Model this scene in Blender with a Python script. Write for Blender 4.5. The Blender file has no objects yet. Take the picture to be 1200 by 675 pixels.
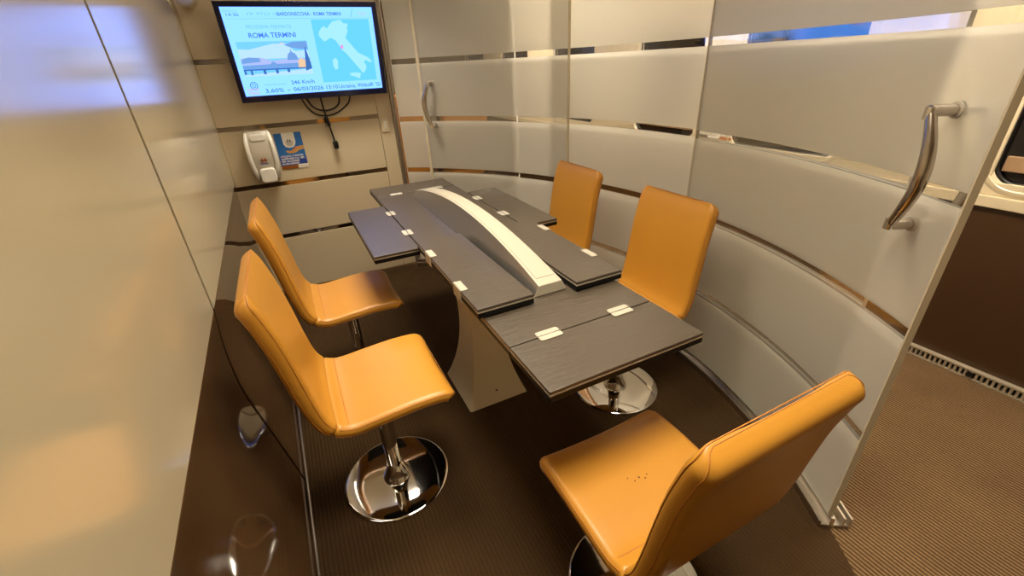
import bpy, bmesh, math, random
from mathutils import Vector, Matrix, Euler

random.seed(7)
scene = bpy.context.scene
COL = scene.collection
PI = math.pi


# ------------------------------------------------------------------ helpers
def lin(c):
    c = c / 255.0
    return c / 12.92 if c <= 0.04045 else ((c + 0.055) / 1.055) ** 2.4


def rgb(r, g, b):
    return (lin(r), lin(g), lin(b), 1.0)


def sin_(node, name, val):
    if name in node.inputs:
        node.inputs[name].default_value = val


def mat(name, color, rough=0.5, metal=0.0, spec=0.5, coat=0.0, coat_rough=0.1, ior=1.5,
        bump=0.0, bump_scale=200.0, stretch=(1, 1, 1), var=0.0, var_scale=6.0, rough_var=0.0):
    m = bpy.data.materials.new(name)
    m.use_nodes = True
    nt = m.node_tree
    b = nt.nodes['Principled BSDF']
    b.inputs['Base Color'].default_value = color
    b.inputs['Roughness'].default_value = rough
    b.inputs['Metallic'].default_value = metal
    sin_(b, 'Specular IOR Level', spec)
    sin_(b, 'IOR', ior)
    sin_(b, 'Coat Weight', coat)
    sin_(b, 'Coat Roughness', coat_rough)
    tc = nt.nodes.new('ShaderNodeTexCoord')
    if bump > 0:
        mp = nt.nodes.new('ShaderNodeMapping')
        mp.inputs['Scale'].default_value = stretch
        n = nt.nodes.new('ShaderNodeTexNoise')
        n.inputs['Scale'].default_value = bump_scale
        n.inputs['Detail'].default_value = 3.0
        bp = nt.nodes.new('ShaderNodeBump')
        bp.inputs['Strength'].default_value = bump
        bp.inputs['Distance'].default_value = 0.002
        nt.links.new(tc.outputs['Object'], mp.inputs['Vector'])
        nt.links.new(mp.outputs['Vector'], n.inputs['Vector'])
        nt.links.new(n.outputs['Fac'], bp.inputs['Height'])
        nt.links.new(bp.outputs['Normal'], b.inputs['Normal'])
    if var > 0:
        n2 = nt.nodes.new('ShaderNodeTexNoise')
        n2.inputs['Scale'].default_value = var_scale
        n2.inputs['Detail'].default_value = 4.0
        nt.links.new(tc.outputs['Object'], n2.inputs['Vector'])
        mx = nt.nodes.new('ShaderNodeMix')
        mx.data_type = 'RGBA'
        mx.inputs[6].default_value = tuple(c * (1 - var) for c in color[:3]) + (1,)
        mx.inputs[7].default_value = tuple(min(1, c * (1 + var)) for c in color[:3]) + (1,)
        nt.links.new(n2.outputs['Fac'], mx.inputs[0])
        nt.links.new(mx.outputs[2], b.inputs['Base Color'])
    if rough_var > 0:
        n3 = nt.nodes.new('ShaderNodeTexNoise')
        n3.inputs['Scale'].default_value = 14.0
        nt.links.new(tc.outputs['Object'], n3.inputs['Vector'])
        mr = nt.nodes.new('ShaderNodeMapRange')
        mr.inputs[3].default_value = max(0.0, rough - rough_var)
        mr.inputs[4].default_value = rough + rough_var
        nt.links.new(n3.outputs['Fac'], mr.inputs[0])
        nt.links.new(mr.outputs[0], b.inputs['Roughness'])
    return m


def emis(name, color, strength):
    m = bpy.data.materials.new(name)
    m.use_nodes = True
    nt = m.node_tree
    nt.nodes.clear()
    e = nt.nodes.new('ShaderNodeEmission')
    e.inputs[0].default_value = color
    e.inputs[1].default_value = strength
    o = nt.nodes.new('ShaderNodeOutputMaterial')
    nt.links.new(e.outputs[0], o.inputs[0])
    return m


def link(o, parent=None):
    COL.objects.link(o)
    if parent is not None:
        o.parent = parent
    return o


def obj(name, bm, m, parent=None, smooth=None, bevel=0.0, segs=2, mats=None):
    """link a bmesh as ONE mesh object"""
    bmesh.ops.recalc_face_normals(bm, faces=bm.faces[:])
    me = bpy.data.meshes.new(name)
    bm.to_mesh(me)
    bm.free()
    for mm in (mats or [m]):
        me.materials.append(mm)
    o = bpy.data.objects.new(name, me)
    link(o, parent)
    if smooth is not None:
        for p in me.polygons:
            p.use_smooth = True
        me.set_sharp_from_angle(angle=math.radians(smooth))
    if bevel > 0:
        b = o.modifiers.new('bevel', 'BEVEL')
        b.width = bevel
        b.segments = segs
        b.limit_method = 'ANGLE'
        b.angle_limit = math.radians(40)
        b.harden_normals = False
    return o


def empty(name, loc=(0, 0, 0), rz=0.0):
    o = bpy.data.objects.new(name, None)
    o.empty_display_size = 0.1
    o.location = loc
    o.rotation_euler = (0, 0, rz)
    return link(o)


def tag(o, label, cat, group=None):
    o['label'] = label
    o['category'] = cat
    if group:
        o['group'] = group
    return o


def struct(o):
    o['kind'] = 'structure'
    return o


def new():
    return bmesh.new()


def box(bm, x0, x1, y0, y1, z0, z1, mi=0):
    vs = [bm.verts.new((x, y, z)) for x in (x0, x1) for y in (y0, y1) for z in (z0, z1)]
    fs = []
    for q in ((0, 1, 3, 2), (4, 6, 7, 5), (0, 4, 5, 1), (2, 3, 7, 6), (0, 2, 6, 4), (1, 5, 7, 3)):
        f = bm.faces.new([vs[i] for i in q])
        f.material_index = mi
        fs.append(f)
    return vs


def boxobj(name, x0, x1, y0, y1, z0, z1, m, parent=None, bevel=0.0, segs=2):
    bm = new()
    box(bm, x0, x1, y0, y1, z0, z1)
    return obj(name, bm, m, parent, bevel=bevel, segs=segs)


def tube(bm, pts, r, n=10, cap=True, closed=False):
    pts = [Vector(p) for p in pts]
    rings = []
    N = len(pts)
    up = None
    for i, p in enumerate(pts):
        if closed:
            t = pts[(i + 1) % N] - pts[i - 1]
        else:
            t = pts[min(i + 1, N - 1)] - pts[max(i - 1, 0)]
        t.normalize()
        if up is None:
            a = Vector((0, 0, 1)) if abs(t.z) < 0.9 else Vector((1, 0, 0))
            up = (a - t * a.dot(t)).normalized()
        else:
            up = (up - t * up.dot(t)).normalized()
        s = t.cross(up)
        rr = r[i] if isinstance(r, (list, tuple)) else r
        rings.append([bm.verts.new(p + (up * math.cos(2 * PI * k / n) + s * math.sin(2 * PI * k / n)) * rr) for k in range(n)])
    for i in range(N if closed else N - 1):
        a, b = rings[i], rings[(i + 1) % N]
        for k in range(n):
            bm.faces.new((a[k], a[(k + 1) % n], b[(k + 1) % n], b[k]))
    if cap and not closed:
        bm.faces.new(rings[0][::-1])
        bm.faces.new(rings[-1])


def lathe(bm, prof, n=48, c=(0, 0, 0)):
    """prof: list of (r, z) from bottom to top around the z axis"""
    rings = []
    for r, z in prof:
        if r < 1e-6:
            rings.append([bm.verts.new((c[0], c[1], c[2] + z))])
        else:
            rings.append([bm.verts.new((c[0] + r * math.cos(2 * PI * k / n), c[1] + r * math.sin(2 * PI * k / n), c[2] + z)) for k in range(n)])
    for a, b in zip(rings, rings[1:]):
        for k in range(n):
            k2 = (k + 1) % n
            if len(a) == 1 and len(b) == 1:
                continue
            if len(a) == 1:
                bm.faces.new((a[0], b[k2], b[k]))
            elif len(b) == 1:
                bm.faces.new((a[k], a[k2], b[0]))
            else:
                bm.faces.new((a[k], a[k2], b[k2], b[k]))
    if len(rings[0]) > 1:
        bm.faces.new(rings[0][::-1])
    if len(rings[-1]) > 1:
        bm.faces.new(rings[-1])


def catmull(pts, n=8, closed=False):
    pts = [Vector(p) for p in pts]
    out = []
    N = len(pts)
    for i in range(N if closed else N - 1):
        if closed:
            p0, p1, p2, p3 = pts[i - 1], pts[i], pts[(i + 1) % N], pts[(i + 2) % N]
        else:
            p0 = pts[i - 1] if i > 0 else pts[0] * 2 - pts[1]
            p1, p2 = pts[i], pts[i + 1]
            p3 = pts[i + 2] if i + 2 < N else pts[-1] * 2 - pts[-2]
        for k in range(n):
            t = k / n
            out.append(0.5 * ((2 * p1) + (p2 - p0) * t + (2 * p0 - 5 * p1 + 4 * p2 - p3) * t * t + (3 * p1 - p0 - 3 * p2 + p3) * t ** 3))
    if not closed:
        out.append(pts[-1])
    return out


def rrect(w, h, r, n=6, cx=0.0, cy=0.0):
    """rounded rectangle outline, counter-clockwise"""
    pts = []
    for (sx, sy, a0) in ((1, 1, 0), (-1, 1, 90), (-1, -1, 180), (1, -1, 270)):
        for k in range(n + 1):
            a = math.radians(a0 + 90 * k / n)
            pts.append((cx + sx * (w / 2 - r) + r * math.cos(a), cy + sy * (h / 2 - r) + r * math.sin(a)))
    return pts


def prism(bm, pts3, off, mi=0):
    """extrude polygon (3-D points) by vector off"""
    a = [bm.verts.new(p) for p in pts3]
    b = [bm.verts.new(Vector(p) + Vector(off)) for p in pts3]
    n = len(a)
    fs = [bm.faces.new(a[::-1]), bm.faces.new(b)]
    for i in range(n):
        fs.append(bm.faces.new((a[i], a[(i + 1) % n], b[(i + 1) % n], b[i])))
    for f in fs:
        f.material_index = mi


def text_mesh(name, body, size, m, parent, origin, xdir, ydir, align='LEFT', depth=0.0006, bold=0.0, width=None):
    """lettering as a mesh lying in the plane (xdir, ydir) at origin"""
    cu = bpy.data.curves.new(name, 'FONT')
    cu.body = body
    cu.size = size
    cu.align_x = align
    cu.extrude = depth / 2
    cu.offset = bold
    cu.resolution_u = 3
    t = bpy.data.objects.new(name + '_tmp', cu)
    COL.objects.link(t)
    dg = bpy.context.evaluated_depsgraph_get()
    me = bpy.data.meshes.new_from_object(t.evaluated_get(dg))
    COL.objects.unlink(t)
    bpy.data.objects.remove(t)
    bpy.data.curves.remove(cu)
    me.name = name
    xd, yd = Vector(xdir).normalized(), Vector(ydir).normalized()
    nd = xd.cross(yd)
    sx = 1.0
    xs = [v.co.x for v in me.vertices] or [0, 1]
    if width:
        sx = width / max(1e-6, (max(xs) - min(xs)))
    for v in me.vertices:
        c = v.co.copy()
        v.co = Vector(origin) + xd * (c.x * sx) + yd * c.y + nd * c.z
    me.materials.clear()
    me.materials.append(m)
    for p in me.polygons:
        p.material_index = 0
    o = bpy.data.objects.new(name, me)
    return link(o, parent)


# ------------------------------------------------------------------ materials
M = {}
M['cream'] = mat('cream_laminate', rgb(200, 187, 156), rough=0.15, ior=1.75, metal=0.06, var=0.03, var_scale=2.0)
M['cream_back'] = mat('cream_back_panel', rgb(206, 190, 158), rough=0.28, ior=1.5, var=0.02, var_scale=2.0)
M['brown_gloss'] = mat('brown_gloss_panel', rgb(88, 64, 40), rough=0.06, ior=1.55)
M['black_gap'] = mat('black_joint', rgb(14, 12, 10), rough=0.6)
M['mirror'] = mat('polished_steel_strip', (0.30, 0.265, 0.225, 1), rough=0.05, metal=1.0)
M['chrome'] = mat('chrome', (0.82, 0.80, 0.77, 1), rough=0.05, metal=1.0)
M['satin'] = mat('satin_steel', (0.60, 0.57, 0.53, 1), rough=0.25, metal=1.0)
M['bronze'] = mat('bronze_aluminium', (0.36, 0.31, 0.25, 1), rough=0.45, metal=1.0)
M['leather'] = mat('ochre_leather', rgb(184, 128, 42), rough=0.38, ior=1.5, bump=0.12, bump_scale=260.0, var=0.08, var_scale=5.0)
M['stitch'] = mat('ochre_stitching', rgb(168, 106, 32), rough=0.6)
M['scuff'] = mat('dark_scuff', rgb(92, 58, 22), rough=0.7)
M['under'] = mat('black_plastic', rgb(26, 24, 22), rough=0.5)
M['hinge'] = mat('cream_metal_hinge', rgb(164, 157, 140), rough=0.45, bump=0.0)
M['spine_top'] = mat('cream_lacquer', rgb(166, 158, 140), rough=0.42)
M['spine_side'] = mat('grey_satin_side', (0.40, 0.375, 0.34, 1), rough=0.28, metal=0.85)
M['pedestal'] = mat('champagne_lacquer', rgb(234, 218, 184), rough=0.33, metal=0.0)
M['edge_black'] = mat('black_edge', rgb(9, 8, 8), rough=0.5, spec=0.2)
M['edge_light'] = mat('pale_core_line', rgb(150, 138, 118), rough=0.5)
M['tv_black'] = mat('tv_bezel', rgb(14, 18, 48), rough=0.15)
M['cable'] = mat('black_cable', rgb(14, 13, 13), rough=0.4)
M['white_plastic'] = mat('white_plastic', rgb(236, 232, 220), rough=0.3)
M['grey_plastic'] = mat('warm_grey_plastic', rgb(190, 182, 166), rough=0.3)
M['ivory'] = mat('ivory_plastic', rgb(222, 208, 176), rough=0.35)
M['rail'] = mat('track_steel', (0.55, 0.50, 0.43, 1), rough=0.3, metal=1.0)
M['dark_brown'] = mat('dark_brown_panel', rgb(64, 42, 22), rough=0.35, var=0.05)
M['window_dark'] = mat('dark_pleated_blind', rgb(24, 20, 18), rough=0.12)
M['gasket'] = mat('black_gasket', rgb(15, 14, 14), rough=0.4)
M['grille'] = mat('pale_grille', rgb(196, 184, 160), rough=0.35, metal=0.5)
M['ceiling'] = mat('ceiling_cream', rgb(232, 222, 200), rough=0.4)
M['coach_seat'] = mat('tan_coach_leather', rgb(196, 132, 44), rough=0.45)
M['text_white'] = mat('white_lettering', rgb(240, 238, 230), rough=0.5)
M['red_mark'] = mat('orange_red_mark', rgb(196, 92, 20), rough=0.5)
M['orange_mark'] = mat('orange_mark', rgb(214, 128, 40), rough=0.5)
M['grey_mark'] = mat('grey_mark', rgb(112, 108, 98), rough=0.5)
M['blue_mark'] = mat('blue_mark', rgb(52, 82, 140), rough=0.5)
M['navy_ink'] = mat('navy_ink', rgb(30, 30, 46), rough=0.5)
M['poster_blue'] = mat('poster_blue', rgb(36, 104, 172), rough=0.35)
M['poster_deep'] = mat('poster_deep_blue', rgb(30, 66, 148), rough=0.35)
M['poster_hand'] = mat('poster_hand', rgb(206, 150, 84), rough=0.4)
M['poster_brown'] = mat('poster_brown', rgb(140, 80, 16), rough=0.4)
M['handle_grey'] = mat('brushed_handle', (0.50, 0.45, 0.40, 1), rough=0.2, metal=1.0)
M['pane_bar'] = mat('beige_bar', rgb(156, 124, 92), rough=0.4)
M['paper'] = mat('poster_paper', rgb(232, 226, 212), rough=0.45)


def carpet(name, dark, light):
    m = bpy.data.materials.new(name)
    m.use_nodes = True
    nt = m.node_tree
    b = nt.nodes['Principled BSDF']
    b.inputs['Roughness'].default_value = 0.95
    sin_(b, 'Specular IOR Level', 0.1)
    tc = nt.nodes.new('ShaderNodeTexCoord')
    sep = nt.nodes.new('ShaderNodeSeparateXYZ')
    nt.links.new(tc.outputs['Object'], sep.inputs[0])
    mul = nt.nodes.new('ShaderNodeMath'); mul.operation = 'MULTIPLY'
    mul.inputs[1].default_value = 2 * PI / 0.0135
    nt.links.new(sep.outputs['X'], mul.inputs[0])
    sn = nt.nodes.new('ShaderNodeMath'); sn.operation = 'SINE'
    nt.links.new(mul.outputs[0], sn.inputs[0])
    mr = nt.nodes.new('ShaderNodeMapRange')
    mr.inputs[1].default_value = -0.9
    mr.inputs[2].default_value = 0.9
    nt.links.new(sn.outputs[0], mr.inputs[0])
    n = nt.nodes.new('ShaderNodeTexNoise')
    n.inputs['Scale'].default_value = 180.0
    n.inputs['Detail'].default_value = 4.0
    nt.links.new(tc.outputs['Object'], n.inputs['Vector'])
    n2 = nt.nodes.new('ShaderNodeTexNoise')
    n2.inputs['Scale'].default_value = 3.0
    n2.inputs['Detail'].default_value = 5.0
    nt.links.new(tc.outputs['Object'], n2.inputs['Vector'])
    mx = nt.nodes.new('ShaderNodeMix'); mx.data_type = 'RGBA'
    mx.inputs[6].default_value = dark
    mx.inputs[7].default_value = light
    nt.links.new(mr.outputs[0], mx.inputs[0])
    add = nt.nodes.new('ShaderNodeMath'); add.operation = 'ADD'
    nt.links.new(n.outputs['Fac'], add.inputs[0])
    nt.links.new(n2.outputs['Fac'], add.inputs[1])
    mr2 = nt.nodes.new('ShaderNodeMapRange')
    mr2.inputs[1].default_value = 0.6
    mr2.inputs[2].default_value = 1.4
    mr2.inputs[3].default_value = 0.72
    mr2.inputs[4].default_value = 1.28
    nt.links.new(add.outputs[0], mr2.inputs[0])
    vm = nt.nodes.new('ShaderNodeVectorMath'); vm.operation = 'SCALE'
    nt.links.new(mx.outputs[2], vm.inputs[0])
    nt.links.new(mr2.outputs[0], vm.inputs['Scale'])
    nt.links.new(vm.outputs[0], b.inputs['Base Color'])
    bp = nt.nodes.new('ShaderNodeBump')
    bp.inputs['Strength'].default_value = 0.6
    bp.inputs['Distance'].default_value = 0.003
    nt.links.new(mr.outputs[0], bp.inputs['Height'])
    nt.links.new(bp.outputs['Normal'], b.inputs['Normal'])
    return m


M['carpet_room'] = carpet('room_carpet', rgb(56, 40, 22), rgb(64, 46, 26))
M['carpet_aisle'] = carpet('aisle_carpet', rgb(64, 48, 30), rgb(124, 98, 68))


def wood_black():
    m = bpy.data.materials.new('black_textured_veneer')
    m.use_nodes = True
    nt = m.node_tree
    b = nt.nodes['Principled BSDF']
    b.inputs['Base Color'].default_value = rgb(68, 59, 48)
    b.inputs['Roughness'].default_value = 0.34
    sin_(b, 'IOR', 1.55)
    tc = nt.nodes.new('ShaderNodeTexCoord')
    mp = nt.nodes.new('ShaderNodeMapping')
    mp.inputs['Scale'].default_value = (16, 95, 30)
    n = nt.nodes.new('ShaderNodeTexNoise')
    n.inputs['Scale'].default_value = 1.0
    n.inputs['Detail'].default_value = 5.0
    n.inputs['Roughness'].default_value = 0.6
    bp = nt.nodes.new('ShaderNodeBump')
    bp.inputs['Strength'].default_value = 0.45
    bp.inputs['Distance'].default_value = 0.004
    nt.links.new(tc.outputs['Object'], mp.inputs['Vector'])
    nt.links.new(mp.outputs['Vector'], n.inputs['Vector'])
    nt.links.new(n.outputs['Fac'], bp.inputs['Height'])
    nt.links.new(bp.outputs['Normal'], b.inputs['Normal'])
    return m


M['veneer'] = wood_black()

STRIPES = ((1.418, 0.0155), (1.072, 0.0165), (0.733, 0.0165), (0.382, 0.016))


def frosted():
    """etched glass with four clear bands (procedural mask on height)"""
    m = bpy.data.materials.new('etched_glass')
    m.use_nodes = True
    nt = m.node_tree
    nt.nodes.clear()
    N, L = nt.nodes.new, nt.links.new
    out = N('ShaderNodeOutputMaterial')
    tc = N('ShaderNodeTexCoord')
    sep = N('ShaderNodeSeparateXYZ')
    L(tc.outputs['Object'], sep.inputs[0])
    acc = None
    for zc, hw in STRIPES:
        c = N('ShaderNodeMath'); c.operation = 'COMPARE'
        c.inputs[1].default_value = zc
        c.inputs[2].default_value = hw
        L(sep.outputs['Z'], c.inputs[0])
        if acc is None:
            acc = c
        else:
            mx = N('ShaderNodeMath'); mx.operation = 'MAXIMUM'
            L(acc.outputs[0], mx.inputs[0]); L(c.outputs[0], mx.inputs[1])
            acc = mx
    # two-sided Schlick reflectance of a thin pane
    geo = N('ShaderNodeNewGeometry')
    dot = N('ShaderNodeVectorMath'); dot.operation = 'DOT_PRODUCT'
    L(geo.outputs['Incoming'], dot.inputs[0]); L(geo.outputs['Normal'], dot.inputs[1])
    ab = N('ShaderNodeMath'); ab.operation = 'ABSOLUTE'
    L(dot.outputs['Value'], ab.inputs[0])
    om = N('ShaderNodeMath'); om.operation = 'SUBTRACT'; om.inputs[0].default_value = 1.0; om.use_clamp = True
    L(ab.outputs[0], om.inputs[1])
    pw = N('ShaderNodeMath'); pw.operation = 'POWER'; pw.inputs[1].default_value = 5.0
    L(om.outputs[0], pw.inputs[0])
    fr = N('ShaderNodeMath'); fr.operation = 'MULTIPLY_ADD'
    fr.inputs[1].default_value = 0.955; fr.inputs[2].default_value = 0.045
    L(pw.outputs[0], fr.inputs[0])
    # clear bands
    tr = N('ShaderNodeBsdfTransparent'); tr.inputs[0].default_value = (0.985, 0.985, 0.975, 1)
    gl = N('ShaderNodeBsdfGlossy'); gl.inputs['Roughness'].default_value = 0.015
    fm = N('ShaderNodeMath'); fm.operation = 'MULTIPLY_ADD'
    fm.inputs[1].default_value = 1.4; fm.inputs[2].default_value = 0.06
    L(fr.outputs[0], fm.inputs[0])
    clear = N('ShaderNodeMixShader')
    L(fm.outputs[0], clear.inputs[0]); L(tr.outputs[0], clear.inputs[1]); L(gl.outputs[0], clear.inputs[2])
    # etched bands
    rf = N('ShaderNodeBsdfRefraction')
    rf.inputs['Color'].default_value = (0.90, 0.89, 0.84, 1)
    rf.inputs['Roughness'].default_value = 0.34
    rf.inputs['IOR'].default_value = 1.45
    tl = N('ShaderNodeBsdfTranslucent'); tl.inputs[0].default_value = (0.90, 0.87, 0.79, 1)
    df = N('ShaderNodeBsdfDiffuse'); df.inputs[0].default_value = (0.82, 0.79, 0.71, 1)
    a = N('ShaderNodeMixShader'); a.inputs[0].default_value = 0.34
    L(rf.outputs[0], a.inputs[1]); L(tl.outputs[0], a.inputs[2])
    b = N('ShaderNodeMixShader'); b.inputs[0].default_value = 0.27
    L(a.outputs[0], b.inputs[1]); L(df.outputs[0], b.inputs[2])
    gs = N('ShaderNodeBsdfGlossy'); gs.inputs['Roughness'].default_value = 0.24
    fe = N('ShaderNodeMixShader')
    fm2 = N('ShaderNodeMath'); fm2.operation = 'MULTIPLY_ADD'
    fm2.inputs[1].default_value = 0.8; fm2.inputs[2].default_value = 0.01
    L(fr.outputs[0], fm2.inputs[0])
    L(fm2.outputs[0], fe.inputs[0]); L(b.outputs[0], fe.inputs[1]); L(gs.outputs[0], fe.inputs[2])
    fin = N('ShaderNodeMixShader')
    L(acc.outputs[0], fin.inputs[0]); L(fe.outputs[0], fin.inputs[1]); L(clear.outputs[0], fin.inputs[2])
    L(fin.outputs[0], out.inputs[0])
    return m


M['etched'] = frosted()
M['glass_edge'] = mat('polished_glass_edge', rgb(240, 240, 230), rough=0.25)

# ------------------------------------------------------------------ shell of the place
H_CEIL = 2.12
CX, CY = -0.511, 1.468          # centre of the curved glass partition


def circ(r, deg, z=0.0):
    a = math.radians(deg)
    return Vector((CX + r * math.cos(a), CY + r * math.sin(a), z))


# carpets: the meeting room's dark one ends along the curved track
bm = new()
pts = [(-0.60, 3.30, 0), (-0.60, -1.6, 0), (0.35, -1.6, 0)]
pts += [tuple(circ(2.09, d)) for d in [-62 + 118 * k / 60 for k in range(61)]]
pts = [p for p in pts]
prism(bm, [(x, y, -0.03) for x, y, z in pts], (0, 0, 0.030))
fl = struct(obj('floor', bm, M['carpet_room']))
bm = new()
box(bm, -0.60, 2.60, -1.6, 8.2, -0.05, -0.002)
struct(obj('floor', bm, M['carpet_aisle']))

bm = new()
box(bm, -0.60, 2.60, -1.6, 8.2, H_CEIL, H_CEIL + 0.04)
struct(obj('ceiling', bm, M['ceiling']))


# left wall: cream upper panels, dark glossy bowed lower panel, both in two lengths
def xl(y):
    return -0.292 - 0.020 * (y - 0.5)


Y_SEAM = 1.395


def zb(y):
    return 0.765 + 0.013 * (y - 0.6)


def sheet(bm, prof, y0, y1, thick=0.02, ny=2):
    """prof(y) -> list of (x, z); extruded along y, thickened to -x"""
    rows = []
    for i in range(ny):
        y = y0 + (y1 - y0) * i / (ny - 1)
        p = prof(y)
        rows.append(([bm.verts.new((x, y, z)) for x, z in p], [bm.verts.new((x - thick, y, z)) for x, z in p]))
    for (a, a2), (b, b2) in zip(rows, rows[1:]):
        for k in range(len(a) - 1):
            bm.faces.new((a[k], a[k + 1], b[k + 1], b[k]))
            bm.faces.new((a2[k], b2[k], b2[k + 1], a2[k + 1]))
        bm.faces.new((a[0], b[0], b2[0], a2[0]))
        bm.faces.new((a[-1], a2[-1], b2[-1], b[-1]))
    for a, a2 in (rows[0], rows[-1]):
        for k in range(len(a) - 1):
            bm.faces.new((a[k], a2[k], a2[k + 1], a[k + 1]))


def prof_up(y):
    x = xl(y)
    out = [(x, zb(y)), (x, 1.50), (x, 1.66)]
    for k in range(1, 7):
        a = k / 6
        out.append((x - 0.05 * a * a, 1.66 + 0.30 * a))
    return out


def prof_low(y):
    x = xl(y)
    k = [(0.0, 0.0), (-0.012, 0.12), (-0.014, 0.22), (-0.010, 0.30), (0.006, 0.40), (0.026, 0.52), (0.046, 0.64), (0.062, 0.745)]
    z0 = zb(y) - 0.004
    pts_ = catmull([(x + a, z0 - b * z0 / 0.745 + 0.0, 0) for a, b in k], 4)
    return [(p.x, max(0.002, p.y)) for p in pts_][::-1]


for y0, y1 in ((-0.9, Y_SEAM - 0.010), (Y_SEAM + 0.010, 3.24)):
    bm = new(); sheet(bm, prof_up, y0, y1, ny=5)
    struct(obj('wall_left', bm, M['cream'], smooth=30))
    bm = new(); sheet(bm, prof_low, y0, y1, ny=5)
    struct(obj('baseboard_left', bm, M['brown_gloss'], smooth=40))
bm = new()
sheet(bm, lambda y: [(px - 0.006, pz) for px, pz in prof_low(y) + prof_up(y)], Y_SEAM - 0.012, Y_SEAM + 0.012, thick=0.01)
struct(obj('trim_1', bm, M['black_gap']))
# thin steel bead standing at the foot of the lower panel
bm = new()
for y0, y1 in ((-0.9, 3.22),):
    tube(bm, [(prof_low(y)[0][0] + 0.006, y, 0.008) for y in (y0, 0.5, 1.4, 2.3, y1)], 0.006, 8)
struct(obj('trim_2', bm, M['bronze'], smooth=60))

# back wall: cream panels between polished steel strips, set a little proud of the strips
YB = 3.23
ST = ((1.46, 0.0135), (1.10, 0.0135), (0.745, 0.0145), (0.395, 0.0145))
edges = [0.0]
for zc, hw in ST[::-1]:
    edges += [zc - hw, zc + hw]
edges.append(H_CEIL)
bm = new()
for k in range(0, len(edges), 2):
    box(bm, -0.40, 0.597, YB, YB + 0.03, edges[k], edges[k + 1])
box(bm, 0.600, 0.695, YB - 0.002, YB + 0.03, 0.0, H_CEIL)
struct(obj('wall_back', bm, M['cream_back'], bevel=0.0015))
bm = new()
box(bm, -0.40, 0.61, YB + 0.006, YB + 0.024, 0.3, 1.6)
struct(obj('trim_3', bm, M['mirror']))
# bronze upright where the glass meets the back wall
bm = new()
box(bm, 0.692, 0.706, YB - 0.035, YB + 0.03, 0, H_CEIL)
box(bm, 0.709, 0.722, YB - 0.030, YB + 0.03, 0, H_CEIL)
struct(obj('trim_4', bm, M['bronze'], bevel=0.002))

# wall behind the camera and end of the coach
bm = new(); box(bm, -0.60, 2.60, -1.64, -1.60, 0, H_CEIL)
struct(obj('wall_front', bm, M['cream_back']))
bm = new(); box(bm, -0.60, 2.60, 8.2, 8.24, 0, H_CEIL)
struct(obj('wall_end', bm, M['cream_back']))

# aisle side: brown lower panels, cream upper panels with windows
XR = 2.55
bm = new(); box(bm, XR, XR + 0.05, -1.6, 8.2, 0.0, 0.752)
struct(obj('baseboard_right', bm, M['dark_brown']))
WIN = [(0.41, 0.66), (1.67, 0.66), (2.60, 0.62), (3.80, 0.66), (5.0, 0.66), (6.2, 0.66)]
ZW0, ZW1 = 0.842, 1.56
bm = new()
box(bm, XR - 0.012, XR + 0.05, -1.6, 8.2, 0.754, 0.80)
ys = [-1.6]
for c, w in WIN:
    ys += [c - w / 2 + 0.01, c + w / 2 - 0.01]
ys.append(8.2)
box(bm, XR, XR + 0.05, -1.6, 8.2, 0.80, ZW0 + 0.012)
box(bm, XR, XR + 0.05, -1.6, 8.2, ZW1 - 0.012, H_CEIL)
for k in range(0, len(ys), 2):
    box(bm, XR, XR + 0.05, ys[k], ys[k + 1], ZW0 + 0.012, ZW1 - 0.012)
struct(obj('wall_right', bm, M['cream_back'], bevel=0.003))
for i, (c, w) in enumerate(WIN):
    h = ZW1 - ZW0
    zc = (ZW0 + ZW1) / 2
    bm = new()
    loops = []
    for dw, x in ((0.075, XR + 0.001), (0.06, XR - 0.003), (0.03, XR - 0.003), (0.0, XR + 0.010), (-0.016, XR + 0.030)):
        loops.append([bm.verts.new((x, y, z)) for y, z in rrect(w + dw, h + dw, 0.095 + dw / 2, 8, c, zc)])
    n = len(loops[0])
    for a, b in zip(loops, loops[1:]):
        for k in range(n):
            bm.faces.new((a[k], a[(k + 1) % n], b[(k + 1) % n], b[k]))
    wf = struct(obj('window_%d' % (i + 1), bm, M['cream_back'], smooth=35))
    bm = new()
    prism(bm, [(XR + 0.034, y, z) for y, z in rrect(w, h, 0.09, 8, c, zc)], (0.01, 0, 0))
    obj('window_pane', bm, M['window_dark'], wf)
    bm = new()
    tube(bm, [(XR + 0.018, y, z) for y, z in rrect(w - 0.012, h - 0.012, 0.088, 8, c, zc)], 0.009, 8, closed=True)
    obj('window_gasket', bm, M['gasket'], wf, smooth=60)
    bm = new()
    box(bm, XR + 0.022, XR + 0.033, c - w / 2 + 0.025, c + w / 2 - 0.025, ZW0 + 0.055, ZW0 + 0.115)
    obj('pane_bar', bm, M['pane_bar'], wf, bevel=0.003)  # plain beige bar set low across the dark pane

# heater grille at the foot of the aisle wall
g = empty('heater_grille', (2.52, 0.0, 0.0))
tag(g, 'long pale slotted heater grille at the foot of the dark brown aisle wall', 'grille')
bm = new()
Y0, Y1 = -1.2, 2.6
box(bm, 0.0, 0.028, Y0, Y1, 0.0, 0.007)
box(bm, 0.0, 0.028, Y0, Y1, 0.040, 0.048)
y = Y0
while y < Y1:
    box(bm, 0.002, 0.022, y, y + 0.009, 0.006, 0.041)
    y += 0.019
obj('fins', bm, M['grille'], g)
boxobj('backing', 0.023, 0.028, Y0, Y1, 0.006, 0.041, M['black_gap'], g)
bm = new()
lathe(bm, [(0.0, 0.0), (0.012, 0.0), (0.012, 0.006), (0.0, 0.006)], 16)
k_ = obj('screw_knob', bm, M['gasket'], g, smooth=40)
k_.rotation_euler = (0, -PI / 2, 0)
k_.location = (0.002, 0.50, 0.024)

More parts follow.
